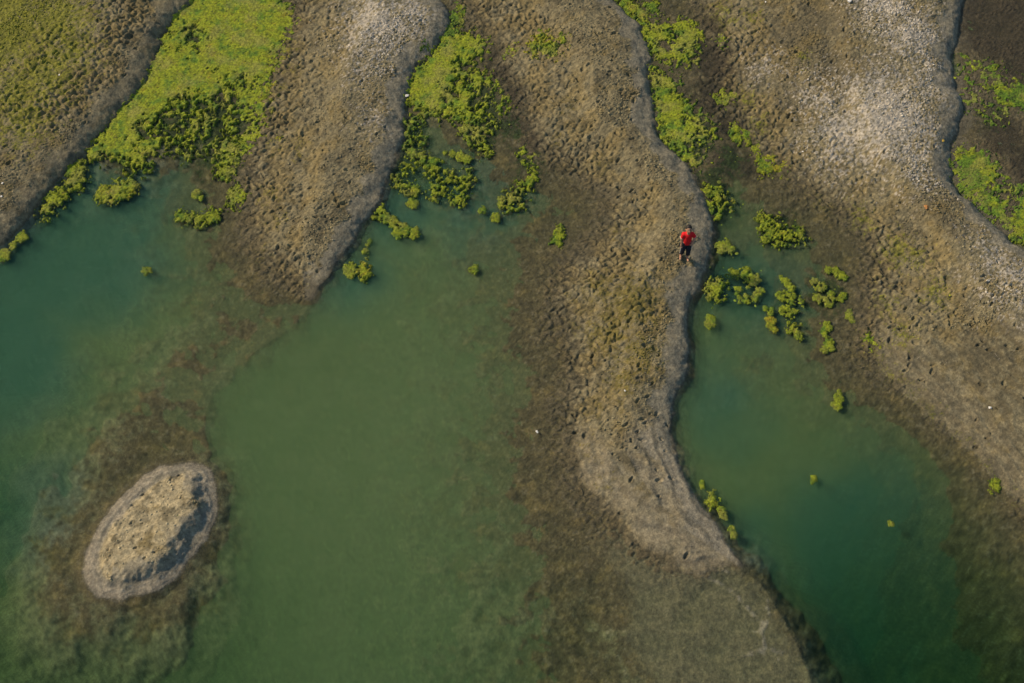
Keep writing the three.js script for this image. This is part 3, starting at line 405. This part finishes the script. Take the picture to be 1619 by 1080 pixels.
const clumps = [
  ['algae clump tucked under the top left bank just below the big mat', [[115, 268, 12], [118, 284, 11], [108, 292, 8]]],
  ['narrow algae clump at the foot of the top left bank, third from the mat', [[85, 312, 10], [72, 330, 9], [97, 302, 8]]],
  ['small algae clump where the top left bank meets the left edge', [[5, 403, 7], [33, 374, 7], [20, 386, 5]]],
  ['oval olive algae island floating alone below the big top left mat', [[166, 306, 9], [185, 301, 12], [205, 293, 9], [196, 290, 7]], { yellow: 0.15 }],
  ['thin horizontal algae raft left of the second ridge', [[290, 341, 7], [300, 345, 6], [314, 346, 6], [335, 341, 8]]],
  ['small algae tuft floating just above the thin horizontal raft', [[310, 305, 6], [318, 312, 3]]],
  ['round algae tuft floating by the gentle side of the second ridge', [[377, 308, 11], [371, 315, 7]]],
  ['algae clump hanging below the right end of the big top left mat', [[362, 248, 12], [358, 266, 12], [372, 235, 9], [385, 228, 9]]],
  ['lone faint algae wisp in the open teal water at left', [[230, 427, 5], [237, 428, 4]], { green: 0.4 }],
  ['dark loose algae against the second ridge below its bright mat', [[642, 196, 10], [662, 190, 6], [646, 221, 11], [666, 219, 6], [652, 238, 9], [640, 210, 7]], { green: 0.45 }],
  ['algae cluster hanging below the lower tip of the bright mat', [[737, 203, 7], [753, 213, 11], [768, 210, 7], [767, 234, 8], [760, 224, 6], [748, 222, 7]]],
  ['largest branching algae cluster in the middle channel', [[667, 250, 7], [683, 262, 11], [693, 290, 10], [686, 303, 8], [713, 283, 8], [735, 287, 10], [727, 313, 8], [741, 276, 6], [724, 300, 7], [703, 272, 6], [702, 296, 6]]],
  ['short slanting algae streak above the branching cluster', [[704, 240, 4], [716, 242, 5], [728, 246, 6], [738, 251, 6]]],
  ['algae clump at the upper right of the middle channel', [[826, 240, 7], [838, 247, 8], [844, 262, 5], [832, 252, 6]]],
  ['slanting algae clump in the middle channel near the ridge shallows', [[842, 278, 6], [835, 291, 7], [822, 299, 8], [809, 313, 10], [797, 318, 6], [822, 322, 7], [806, 324, 6]]],
  ['tiny algae tuft right below the slanting clump in the middle channel', [[783, 343, 6], [788, 347, 3]]],
  ['tiny algae fleck between the branching cluster and the slanting clump', [[763, 332, 5]]],
  ['algae clump beside the second ridge level with the branching cluster', [[629, 283, 7], [645, 294, 7], [655, 301, 6], [643, 266, 7], [636, 274, 6]]],
  ['small algae clump below the branching cluster near the ridge', [[653, 320, 6], [647, 323, 4]]],
  ['spreading algae clump near the narrow end of the second ridge', [[600, 330, 7], [609, 343, 8], [591, 340, 5], [622, 350, 7], [635, 359, 7], [628, 367, 7], [655, 367, 7], [642, 364, 6]]],
  ['left of two small round algae tufts near the second ridge tip', [[553, 424, 9], [555, 433, 4]]],
  ['right of two small round algae tufts near the second ridge tip', [[574, 424, 8]], { yellow: 0.2 }],
  ['thin algae strand just above the two round tufts', [[577, 395, 5], [580, 388, 5], [583, 382, 4]], { green: 0.3 }],
  ['single round algae tuft in the shallows left of the person', [[884, 368, 7], [882, 377, 6]]],
  ['lone algae speck in open water in the middle channel', [[750, 425, 5]]],
  ['bright yellow algae heap on the lumpy mud of the winding ridge', [[850, 72, 13], [868, 76, 13], [889, 68, 8], [860, 62, 10], [878, 85, 7], [845, 82, 8]], { yellow: 0.35, green: 0.15, onLand: 0.12, thick: 0.06 }],
  ['smaller yellow algae heap left of the bright yellow one', [[808, 80, 8], [800, 86, 6], [816, 70, 6]], { yellow: 0.15, onLand: 0.04 }],
  ['dark green weed in the shade of the second ridge crest', [[722, 28, 9], [712, 48, 8], [730, 12, 7], [700, 62, 6]], { green: 0.5 }],
  ['weedy tuft caught on the rim of the second ridge crest', [[676, 64, 8], [665, 70, 6]], { green: 0.55, onLand: 0.3 }],
  ['yellow green weed at the top edge between winding ridge and flat', [[1000, 14, 10], [1015, 22, 9], [992, 4, 9], [1030, 12, 8]], { yellow: 0.2, green: 0.2 }],
  ['small algae clump on wet mud at the top right of the channel', [[1146, 66, 10], [1155, 63, 8], [1140, 60, 6]]],
  ['algae clump on wet mud beside the lumpy flat, upper of two', [[1147, 153, 10], [1157, 150, 7]]],
  ['loose algae clump beside the lumpy flat, lower of two', [[1163, 203, 7], [1166, 217, 7], [1180, 212, 7], [1197, 234, 7], [1185, 224, 5]], { green: 0.15 }],
  ['yellowish algae clump on the shore of the right flat', [[1212, 258, 11], [1222, 252, 8], [1236, 262, 8]], { yellow: 0.25, onLand: 0.03 }],
  ['algae clump in the right channel level with the ridge bend', [[1135, 308, 11], [1150, 324, 7], [1121, 298, 7], [1137, 338, 6], [1128, 322, 8]], { green: 0.15 }],
  ['wide bright algae clump in the right channel right of the person', [[1213, 350, 8], [1220, 368, 11], [1240, 369, 11], [1260, 368, 8], [1230, 360, 9]]],
  ['algae clump beside the bank just right of the person', [[1140, 390, 8], [1155, 393, 8], [1148, 386, 7], [1160, 408, 3]], { green: 0.1 }],
  ['rounded algae clump left of the algae ring', [[1132, 456, 11], [1142, 447, 7], [1128, 463, 7]]],
  ['ring of algae around a dark pool in the right channel', [[1163, 431, 8], [1180, 433, 9], [1194, 442, 8], [1200, 458, 7], [1194, 469, 7], [1180, 470, 7], [1168, 470, 6], [1162, 454, 4], [1172, 456, 5], [1182, 452, 4]]],
  ['small slanting algae streak right of the algae ring', [[1238, 440, 5], [1246, 447, 5], [1252, 456, 6]]],
  ['branching algae clump right of the algae ring', [[1236, 467, 7], [1252, 471, 7], [1267, 476, 6], [1242, 487, 7], [1250, 497, 5], [1258, 490, 5]]],
  ['orange topped algae tuft below the branching clump', [[1219, 508, 7], [1223, 520, 5]], { yellow: 0.5 }],
  ['small algae blob right of the orange topped tuft', [[1254, 515, 6], [1262, 522, 6]], { yellow: 0.1 }],
  ['narrow algae streak in brown shallows near the right flat', [[1312, 427, 5], [1322, 429, 6], [1332, 434, 6]]],
  ['spreading algae clump in brown shallows near the right flat', [[1290, 444, 5], [1298, 455, 7], [1295, 470, 7], [1316, 467, 8], [1332, 468, 6], [1308, 475, 6]]],
  ['small algae tuft closest to the right flat shallows', [[1343, 496, 6], [1348, 505, 4]]],
  ['upper of two small algae tufts in the brown shallows', [[1308, 516, 6], [1304, 527, 5]]],
  ['lower of two small algae tufts in the brown shallows', [[1311, 545, 7], [1306, 551, 5]]],
  ['small algae tuft near the winding ridge below the person', [[1123, 507, 7], [1122, 515, 5]]],
  ['mossy algae clump on the waterline of the right flat', [[1376, 536, 8], [1384, 546, 8]], { yellow: 0.2 }],
  ['lone upright algae tuft in the open right channel', [[1326, 630, 6], [1324, 641, 6], [1328, 620, 4]]],
  ['small algae speck in the lower right channel', [[1287, 757, 5], [1284, 763, 3]]],
  ['tiny algae speck far down the lower right channel', [[1409, 828, 4]], { yellow: 0.2 }],
  ['topmost algae speck along the lower bank of the winding ridge', [[1110, 762, 4], [1111, 768, 4]], { green: 0.3 }],
  ['second algae speck along the lower bank of the winding ridge', [[1128, 791, 6]], { yellow: 0.15 }],
  ['third algae speck along the lower bank of the winding ridge', [[1142, 808, 6], [1147, 815, 4]], { yellow: 0.15 }],
  ['lowest algae speck along the lower bank of the winding ridge', [[1156, 835, 4], [1161, 845, 5]], { yellow: 0.2 }],
  ['tiny algae speck beside the flat at the right edge', [[1576, 766, 6]]],
  ['thin algae wisp left of the branching clump in the right channel', [[1212, 486, 4], [1221, 488, 4], [1219, 495, 4]], { green: 0.35 }],
  ['yellow algae streak on lumpy mud beside the huge mat, uppermost of three', [[447, 88, 7], [440, 99, 7], [453, 77, 6], [434, 108, 5]], { yellow: 0.4, onLand: 0.05, rag: 1.3 }],
  ['yellow algae patch on lumpy mud beside the huge mat, middle of three', [[424, 141, 8], [416, 152, 7], [431, 134, 6]], { yellow: 0.35, onLand: 0.03, rag: 1.3 }],
  ['yellow algae patch on lumpy mud beside the huge mat, lowest of three', [[436, 219, 6], [443, 222, 6], [428, 224, 5]], { yellow: 0.2, onLand: 0.06, rag: 1.3 }],
  ['green weed tuft on the shoulder of the small islet', [[281, 815, 5], [288, 811, 5], [277, 820, 4]], { green: 0.5, onLand: 0.3 }],
];
for (const [label, blobs, o = {}] of clumps) algae('algae_clump', label, blobs, { step: 0.022, thick: 0.022, yellow: 0, ...o });

// ---------------------------------------------------------------- clods and straw on the dry mud
function scatter(name, label, geo, mat, count, seed, accept, place) {
  const r = rng(seed), M = [], Cc = [], q = new THREE.Quaternion(), eu = new THREE.Euler();
  for (let t = 0; t < count * 12 && M.length < count; t++) {
    const x = -18.5 + 37 * r(), z = -27 + 24 * r(), h = ground(x, z); if (!accept(h, x, z, r)) continue;
    const c = colour(x, z), { s, y, e, tint } = place(h, x, z, r);
    M.push(new THREE.Matrix4().compose(new THREE.Vector3(x, h + y, z), q.setFromEuler(eu.set(...e)), new THREE.Vector3(...s)));
    Cc.push(new THREE.Color().setRGB(...tint(c)));
  }
  const im = new THREE.InstancedMesh(geo, mat, M.length); M.forEach((m, i) => { im.setMatrixAt(i, m); im.setColorAt(i, Cc[i]); });
  im.name = name; im.castShadow = im.receiveShadow = true; scene.add(tag(im, label, null, null, 'stuff'));
}
{
  const g = new THREE.IcosahedronGeometry(1, 1), p = g.attributes.position;
  for (let i = 0; i < p.count; i++) { const s = 1 + 0.3 * n3(p.getX(i) * 1.2, p.getY(i) * 1.2, p.getZ(i) * 1.2); p.setXYZ(i, p.getX(i) * s, p.getY(i) * s * 0.7, p.getZ(i) * s); }
  g.computeVertexNormals();
  scatter('mud_clods', 'small crumbs and clods of mud strewn over the dry ridges', g, new THREE.MeshStandardMaterial({ name: 'clod', roughness: 0.95 }), 36000, 77,
    (h, x, z, r) => h > 0.1 && T.smooth < 0.5 && T.st < 0.35 && T.lumpA < 0.2 + 0.5 * r() && r() < 0.12 + 0.9 * ss(-0.1, 0.5, n2c(x * 0.35, z * 0.35) * 0.6 + 0.5 * fbm(x * 1.4, z * 1.4, 2)),
    (h, x, z, r) => { const k = 0.009 + 0.02 * r() ** 3; const v = 0.7 + 0.5 * r(); return { s: [k * (0.7 + 0.7 * r()), k, k * (0.7 + 0.7 * r())], y: k * 0.25, e: [r() * 0.8, r() * 6.3, r() * 0.8], tint: (c) => [c[0] * v, c[1] * v, c[2] * v] }; });
  const shape = new THREE.Shape(); shape.moveTo(-0.5, -0.05); shape.quadraticCurveTo(0, 0.12, 0.5, 0.0); shape.quadraticCurveTo(0, 0.02, -0.5, -0.05);
  const straw = new THREE.ExtrudeGeometry(shape, { depth: 0.05, bevelEnabled: false, curveSegments: 4 }); straw.rotateX(-Math.PI / 2);
  scatter('straw_bits', 'pale dry straw and reed bits littering the mud', straw, new THREE.MeshStandardMaterial({ name: 'straw', roughness: 0.8 }), 6000, 91,
    (h, x, z, r) => h > 0.06 && T.smooth < 0.6 && T.which !== 5 && r() < 0.08 + ss(-0.2, 0.5, sample(crust, x, z)) * 0.9 + (T.which === 3 ? 0.25 * ss(-0.2, 0.4, sample(tracks, x, z)) : 0),
    (h, x, z, r) => { const k = 0.05 + 0.1 * r() * r(); const v = 0.35 + 0.25 * r(); return { s: [k, k * 0.7, k * 0.8], y: 0.012, e: [0.3 * (r() - 0.5), r() * 6.3, 0.3 * (r() - 0.5)], tint: () => [v, v * 0.92, v * 0.76] }; });
}

scatter('algae_flecks', 'scattered tiny flecks of algae floating around the clumps', new THREE.IcosahedronGeometry(1, 1), new THREE.MeshStandardMaterial({ name: 'fleck', roughness: 0.85 }), 2600, 131,
  (h, x, z, r) => h < -0.02 && sample(weedGrid, x, z) + 0.35 * fbm(x * 2, z * 2, 2) > 0.0 + 0.25 * r() && n2b(x * 5, z * 5) > 0.1,
  (h, x, z, r) => { const k = 0.01 + 0.032 * r() ** 2, v = 0.4 + 0.7 * r(); return { s: [k * (0.6 + r()), 0.01, k * (0.6 + r())], y: -h, e: [0, r() * 6.3, 0], tint: () => [0.27 * v, 0.35 * v, 0.02] }; });

// ---------------------------------------------------------------- litter: crumpled scraps, one by one
const onGround = (px, py) => { let h = 0.2; for (let i = 0; i < 6; i++) { const [x, z] = at(px, py, h); h = mix(h, Math.max(0, ground(x, z)), 0.7); } const [x, z] = at(px, py, h); return [x, Math.max(0, ground(x, z)), z]; };
const paper = new THREE.MeshStandardMaterial({ name: 'white_plastic', color: new THREE.Color().setRGB(0.8, 0.81, 0.8), roughness: 0.5, side: THREE.DoubleSide }), orange = new THREE.MeshStandardMaterial({ name: 'orange_plastic', color: new THREE.Color().setRGB(0.45, 0.22, 0.07), roughness: 0.6, side: THREE.DoubleSide }), ochre = new THREE.MeshStandardMaterial({ name: 'yellow_plastic', color: new THREE.Color().setRGB(0.5, 0.36, 0.06), roughness: 0.6, side: THREE.DoubleSide });
[[643, 152, 0.065, paper, 'white scrap of litter at the waterline by the bright algae mat'], [94, 119, 0.04, paper, 'white scrap of litter on the mossy top left bank'], [4, 290, 0.035, paper, 'white scrap on the top left bank, upper of two at the left edge'], [2, 311, 0.04, paper, 'white scrap on the top left bank, lower of two at the left edge'],
  [849, 683, 0.04, paper, 'white scrap in the shallows left of the winding ridge'], [988, 618, 0.03, paper, 'tiny white scrap on the middle of the winding ridge'], [1565, 645, 0.045, paper, 'white scrap on the furrowed lower right flat'], [1343, 2, 0.08, paper, 'white scrap at the top edge on the right flat'], [1210, 3, 0.04, paper, 'small white scrap at the top edge left of the larger one'],
  [1464, 328, 0.075, orange, 'orange scrap of litter on the right flat'], [1491, 223, 0.05, ochre, 'yellow scrap of litter at the rim of the right bank'], [1269, 240, 0.03, paper, 'tiny white scrap on the smooth part of the right flat']].forEach(([px, py, s, m, label], k) => {
  const r = rng(300 + k), n = 7, P = new Float32Array(n * n * 3), idx = [];
  for (let j = 0; j < n; j++) for (let i = 0; i < n; i++) { // a small crumpled sheet with torn corners
    const u = i / (n - 1) * 2 - 1, v = j / (n - 1) * 2 - 1, round = 1 - 0.22 * (u * u * v * v), f = n2(u * 1.3 + k * 9, v * 1.3), q = n2b(u * 2.6, v * 2.6 + k * 5);
    P.set([s * (u * round + 0.18 * q), s * (0.45 + 0.5 * Math.abs(f) + 0.25 * q - 0.35 * (u * u + v * v) * 0.5), s * (v * round * (0.65 + 0.2 * r()) + 0.15 * f)], (j * n + i) * 3);
    if (i && j) { const a = j * n + i; idx.push(a - n - 1, a - 1, a, a - n - 1, a, a - n); }
  }
  const g = new THREE.BufferGeometry(); g.setAttribute('position', new THREE.BufferAttribute(P, 3)); g.setIndex(idx); g.computeVertexNormals();
  const o = new THREE.Mesh(g, m), [x, y, z] = onGround(px, py); o.position.set(x, y, z); o.rotation.y = r() * 6; o.name = numbered('litter_scrap'); o.castShadow = o.receiveShadow = true;
  scene.add(tag(o, label, 'litter', 'scraps of litter'));
});

// ---------------------------------------------------------------- the person in the red shirt
{
  const V = (x, y, z) => new THREE.Vector3(x, y, z);
  const cap = (a, b, ra, rb, sx = 1, sz = 1) => (x, y, z) => { // tapered capsule; sx, sz widen it across
    const bx = b.x - a.x, by = b.y - a.y, bz = b.z - a.z, t = clamp(((x - a.x) * bx + (y - a.y) * by + (z - a.z) * bz) / (bx * bx + by * by + bz * bz));
    return Math.hypot((x - a.x - bx * t) / sx, y - a.y - by * t, (z - a.z - bz * t) / sz) - mix(ra, rb, t);
  };
  const ell = (c, rx, ry, rz) => (x, y, z) => (Math.hypot((x - c.x) / rx, (y - c.y) / ry, (z - c.z) / rz) - 1) * Math.min(rx, ry, rz);
  const smin = (a, b, k) => { const h = clamp(0.5 + 0.5 * (b - a) / k); return mix(b, a, h) - k * h * (1 - h); };
  const join = (list, k) => (x, y, z) => { let d = 9; for (const f of list) d = smin(d, f(x, y, z), k); return d; };
  function surface(sdf, lo, hi, cell) {
    const size = Math.max(hi.x - lo.x, hi.y - lo.y, hi.z - lo.z) + 6 * cell, n = Math.ceil(size / cell), mid = lo.clone().add(hi).multiplyScalar(0.5), half = n / 2;
    const mc = new MarchingCubes(n, new THREE.MeshStandardMaterial(), false, false, 120000); mc.isolation = 0; mc.reset();
    for (let k = 0; k < n; k++) { const z = mid.z + (k - half) * cell; for (let j = 0; j < n; j++) { const y = mid.y + (j - half) * cell; for (let i = 0; i < n; i++) { const x = mid.x + (i - half) * cell; mc.field[i + j * n + k * n * n] = x < lo.x - 2 * cell || x > hi.x + 2 * cell || z < lo.z - 2 * cell || z > hi.z + 2 * cell ? -1 : -sdf(x, y, z); } } }
    mc.update();
    const c = mc.count, g = new THREE.BufferGeometry(), p = mc.positionArray.slice(0, c * 3), s = half * cell;
    for (let i = 0; i < c; i++) { p[i * 3] = p[i * 3] * s + mid.x; p[i * 3 + 1] = p[i * 3 + 1] * s + mid.y; p[i * 3 + 2] = p[i * 3 + 2] * s + mid.z; }
    g.setAttribute('position', new THREE.BufferAttribute(p, 3)); g.setAttribute('normal', new THREE.BufferAttribute(mc.normalArray.slice(0, c * 3), 3));
    return g;
  }
  const J = { hipR: V(-0.075, 0.77, 0), kneeR: V(-0.09, 0.43, 0.02), ankR: V(-0.11, 0.075, -0.01), hipL: V(0.075, 0.77, 0), kneeL: V(0.08, 0.43, 0.045), ankL: V(0.08, 0.075, 0.05), shR: V(-0.125, 1.135, -0.005), elR: V(-0.165, 0.905, -0.01), wrR: V(-0.165, 0.7, 0.05), shL: V(0.125, 1.135, -0.005), elL: V(0.235, 0.95, -0.02), wrL: V(0.155, 0.79, 0.09) };
  const toe = (a, out) => V(a.x + out, 0.03, a.z + 0.145);
  const torso = [cap(V(0, 0.79, 0), V(0, 0.93, 0.005), 0.105, 0.1, 1.1, 0.95), cap(V(0, 0.93, 0.005), V(0, 1.1, 0), 0.1, 0.1, 1.08, 0.95), cap(J.shR, J.shL, 0.05, 0.05)];
  const bodyF = join([...torso, cap(V(0, 1.12, 0), V(0, 1.27, 0.015), 0.052, 0.046), cap(J.hipR, J.kneeR, 0.082, 0.055), cap(J.kneeR, J.ankR, 0.054, 0.034), cap(J.hipL, J.kneeL, 0.082, 0.055), cap(J.kneeL, J.ankL, 0.054, 0.034),
    cap(J.shR, J.elR, 0.047, 0.036), cap(J.elR, J.wrR, 0.036, 0.025), cap(J.shL, J.elL, 0.047, 0.036), cap(J.elL, J.wrL, 0.036, 0.025),
    cap(V(J.ankR.x, 0.045, J.ankR.z - 0.02), toe(J.ankR, -0.035), 0.034, 0.024, 1.15), cap(V(J.ankL.x, 0.045, J.ankL.z - 0.02), toe(J.ankL, 0.015), 0.034, 0.024, 1.15)], 0.03);
  const body = surface(bodyF, V(-0.36, 0, -0.2), V(0.36, 1.3, 0.26), 0.0125);
  // the head looks up a little towards the drone
  const tilt = (x, y, z) => { const a = 0.42, c = Math.cos(a), s = Math.sin(a), oy = y - 1.27, oz = z - 0.01; return [x, oy * c - oz * s * 1, oz * c + oy * s]; };
  const inHead = (f) => (x, y, z) => { const [a, b, c] = tilt(x, y, z); return f(a / 1.12, b / 1.12, c / 1.12) * 1.12; };
  const headF = join([ell(V(0, 0.095, 0.012), 0.076, 0.1, 0.09), cap(V(0, 0.03, 0.045), V(0, 0.05, 0.04), 0.04, 0.05, 1.15), cap(V(0, 0.085, 0.098), V(0, 0.062, 0.112), 0.008, 0.014), ell(V(-0.078, 0.08, 0.005), 0.012, 0.03, 0.02), ell(V(0.078, 0.08, 0.005), 0.012, 0.03, 0.02), cap(V(0, -0.06, -0.02), V(0, 0.02, 0), 0.044, 0.046)], 0.014);
  const head = surface(inHead(headF), V(-0.12, 1.17, -0.15), V(0.12, 1.54, 0.22), 0.0045);
  const hairF = (x, y, z) => { const d = ell(V(0, 0.105, -0.002), 0.087, 0.107, 0.098)(x, y, z) + 0.004 * n3(x * 60, y * 60, z * 60); return Math.max(d, -(headF(x, y, z) + 0.006), (0.075 + 0.95 * Math.max(0, z - 0.0)) - y - 0.0 + (z < 0 ? z * 0.6 : 0)); };
  const hair = surface(inHead(hairF), V(-0.13, 1.2, -0.2), V(0.13, 1.56, 0.22), 0.0048);
  function hand(w, dir, thumbSide, curl) { // palm and five bent fingers from the wrist
    const d = dir.clone().normalize(), side = V(thumbSide, 0, 0).addScaledVector(d, -thumbSide * d.x).normalize(), nrm = new THREE.Vector3().crossVectors(d, side).normalize(), P = (l, s, o) => w.clone().addScaledVector(d, l).addScaledVector(side, s).addScaledVector(nrm, o);
    const parts = [cap(P(0, 0, 0), P(0.06, 0, 0), 0.02, 0.022, 1, 1), cap(P(0.02, 0.018, 0), P(0.06, 0.022, 0), 0.014, 0.012), cap(P(0.02, -0.018, 0), P(0.06, -0.022, 0), 0.014, 0.012)];
    [[0.027, 0.05], [0.009, 0.058], [-0.009, 0.054], [-0.027, 0.043]].forEach(([s, l]) => { const a = P(0.066, s, 0), b = P(0.066 + l * 0.5, s * 1.08, curl * 0.4), c = P(0.066 + l * 0.85, s * 1.05, curl * 1.6); parts.push(cap(a, b, 0.0085, 0.008), cap(b, c, 0.008, 0.0065)); });
    const t0 = P(0.018, 0.026, 0.004), t1 = P(0.045, 0.048, 0.012), t2 = P(0.07, 0.05, 0.022); parts.push(cap(t0, t1, 0.011, 0.009), cap(t1, t2, 0.009, 0.0075));
    const f = join(parts, 0.006), m = w.clone().addScaledVector(d, 0.06);
    return surface(f, m.clone().addScalar(-0.085), m.clone().addScalar(0.085), 0.0032);
  }
  const handR = hand(J.wrR, V(0.02, -1, 0.15), 1, 0.02), handL = hand(J.wrL, V(-0.5, -0.75, 0.2), 1, -0.02);
  const skin = new THREE.MeshStandardMaterial({ name: 'skin', color: new THREE.Color().setRGB(0.52, 0.3, 0.2), roughness: 0.6 }), red = new THREE.MeshStandardMaterial({ name: 'red_cotton', color: new THREE.Color().setRGB(0.85, 0.01, 0.018), roughness: 0.8 }), navy = new THREE.MeshStandardMaterial({ name: 'navy_cloth', color: new THREE.Color().setRGB(0.012, 0.016, 0.035), roughness: 0.85 }), white = new THREE.MeshStandardMaterial({ name: 'white_cloth', color: new THREE.Color().setRGB(0.8, 0.8, 0.8), roughness: 0.8 }), black = new THREE.MeshStandardMaterial({ name: 'black_hair', color: new THREE.Color().setRGB(0.012, 0.01, 0.009), roughness: 0.5 }), sandal = new THREE.MeshStandardMaterial({ name: 'brown_rubber', color: new THREE.Color().setRGB(0.25, 0.06, 0.04), roughness: 0.7 }), lip = new THREE.MeshStandardMaterial({ name: 'lips', color: new THREE.Color().setRGB(0.35, 0.12, 0.1), roughness: 0.5 });
  const who = new THREE.Group(); who.name = 'person';
  const part = (n, g, m) => { const o = new THREE.Mesh(g, m); o.name = n; o.castShadow = o.receiveShadow = true; who.add(o); return o; };
  part('body', mergeGeometries([body, head, handR, handL]), skin);
  part('hair', hair, black);
  const mid = (a, b, t) => a.clone().lerp(b, t), sleeveR = mid(J.shR, J.elR, 0.72), sleeveL = mid(J.shL, J.elL, 0.72);
  const shirtBase = join([cap(V(0, 0.74, 0), V(0, 0.93, 0.005), 0.118, 0.112, 1.12, 1.0), cap(V(0, 0.93, 0.005), V(0, 1.1, 0), 0.112, 0.112, 1.12, 0.98), cap(J.shR, J.shL, 0.066, 0.066), cap(V(0, 1.14, 0), V(0, 1.2, 0), 0.075, 0.066), cap(J.shR, sleeveR, 0.062, 0.062), cap(J.shL, sleeveL, 0.062, 0.062)], 0.03);
  const cut = (a, b) => { const n = b.clone().sub(a).normalize(); return (x, y, z) => (x - b.x) * n.x + (y - b.y) * n.y + (z - b.z) * n.z; };
  const endR = cut(J.shR, sleeveR), endL = cut(J.shL, sleeveL);
  const shirtF = (x, y, z) => { let d = shirtBase(x, y, z) + 0.004 * n3(x * 9, y * 14, z * 9); d = Math.max(d, 0.715 - y, y - 1.215 + 0.35 * z); if (x < -0.135 && y < 1.1) d = Math.max(d, endR(x, y, z)); if (x > 0.135 && y < 1.12) d = Math.max(d, endL(x, y, z)); return d; };
  part('shirt', surface(shirtF, V(-0.3, 0.7, -0.18), V(0.32, 1.22, 0.18), 0.0095), red);
  const ring = (p, n, r, t) => { const g = new THREE.TorusGeometry(r, t, 8, 24); g.applyQuaternion(new THREE.Quaternion().setFromUnitVectors(V(0, 0, 1), n.clone().normalize())); g.translate(p.x, p.y, p.z); return g; };
  part('sleeve_trim', ring(sleeveR, J.elR.clone().sub(J.shR), 0.06, 0.008), white); part('sleeve_trim', ring(sleeveL, J.elL.clone().sub(J.shL), 0.06, 0.008), white);
  const trouserBase = join([cap(V(0, 0.76, 0), V(0, 0.8, 0), 0.112, 0.11, 1.12, 0.98), cap(J.hipR, J.kneeR, 0.094, 0.074), cap(J.kneeR, J.ankR, 0.074, 0.058), cap(J.hipL, J.kneeL, 0.094, 0.074), cap(J.kneeL, J.ankL, 0.074, 0.058)], 0.022);
  part('trousers', surface((x, y, z) => Math.max(trouserBase(x, y, z) + 0.005 * n3(x * 12, y * 16, z * 12), 0.17 - y, y - 0.79), V(-0.26, 0.15, -0.16), V(0.24, 0.82, 0.18), 0.0105), navy);
  part('side_stripe', new THREE.TubeGeometry(new THREE.CatmullRomCurve3([V(-0.16, 0.74, 0.02), V(-0.168, 0.58, 0.03), V(-0.165, 0.42, 0.035), V(-0.164, 0.2, 0.015)]), 16, 0.009, 6), white);
  part('side_stripe', new THREE.TubeGeometry(new THREE.CatmullRomCurve3([V(0.16, 0.74, 0.02), V(0.164, 0.58, 0.035), V(0.155, 0.42, 0.05), V(0.14, 0.2, 0.05)]), 16, 0.009, 6), white);
  for (const [a, out, yaw] of [[J.ankR, -0.035, -0.24], [J.ankL, 0.015, 0.1]]) {
    const s = new THREE.Shape(); s.absellipse(0, 0, 0.05, 0.125, 0, 6.2832); const g = new THREE.ExtrudeGeometry(s, { depth: 0.014, bevelEnabled: true, bevelSize: 0.004, bevelThickness: 0.004, curveSegments: 20 }); g.rotateX(-Math.PI / 2); g.rotateY(yaw); g.translate(a.x + out * 0.5, 0.004, a.z + 0.065);
    const sole = part('sandal', g, sandal); const strap = new THREE.Mesh(new THREE.TubeGeometry(new THREE.CatmullRomCurve3([V(a.x + out * 0.5 - 0.045, 0.02, a.z + 0.06), V(a.x + out * 0.6, 0.066, a.z + 0.085), V(a.x + out * 0.5 + 0.045, 0.02, a.z + 0.06)]), 12, 0.008, 6), sandal); strap.name = 'strap'; strap.castShadow = true; sole.add(strap);
  }
  { // eyes and mouth, set into the tilted head
    const face = (x, y, z) => { const a = 0.42, c = Math.cos(a), s = Math.sin(a); x *= 1.12; y *= 1.12; z *= 1.12; return V(x, 1.27 + y * c + z * s, 0.01 + z * c - y * s); };
    for (const s of [-1, 1]) { const g = new THREE.SphereGeometry(0.0105, 12, 8); g.scale(1.3, 0.8, 0.6); const e = face(s * 0.031, 0.096, 0.093); g.translate(e.x, e.y, e.z); part('eye', g, black); }
    for (const s of [-1, 1]) part('eyebrow', new THREE.TubeGeometry(new THREE.CatmullRomCurve3([face(s * 0.015, 0.116, 0.099), face(s * 0.032, 0.121, 0.094), face(s * 0.05, 0.115, 0.082)]), 8, 0.0042, 5), black);
    part('mouth', new THREE.TubeGeometry(new THREE.CatmullRomCurve3([face(-0.024, 0.034, 0.089), face(0, 0.03, 0.097), face(0.024, 0.034, 0.089)]), 8, 0.006, 6), lip);
  }
  const [x, y, z] = onGround(1082, 406);
  let low = y; for (let i = -2; i <= 2; i++) for (let j = -1; j <= 3; j++) low = Math.max(low, Math.min(ground(x + i * 0.06, z + j * 0.06), y + 0.03));
  who.position.set(x, low - 0.004, z); who.rotation.y = 0.03; who.scale.setScalar(0.9);
  scene.add(tag(who, 'person in red shirt and dark trousers standing on the winding mud ridge, looking up', 'person'));
}
renderer.render(scene, camera);
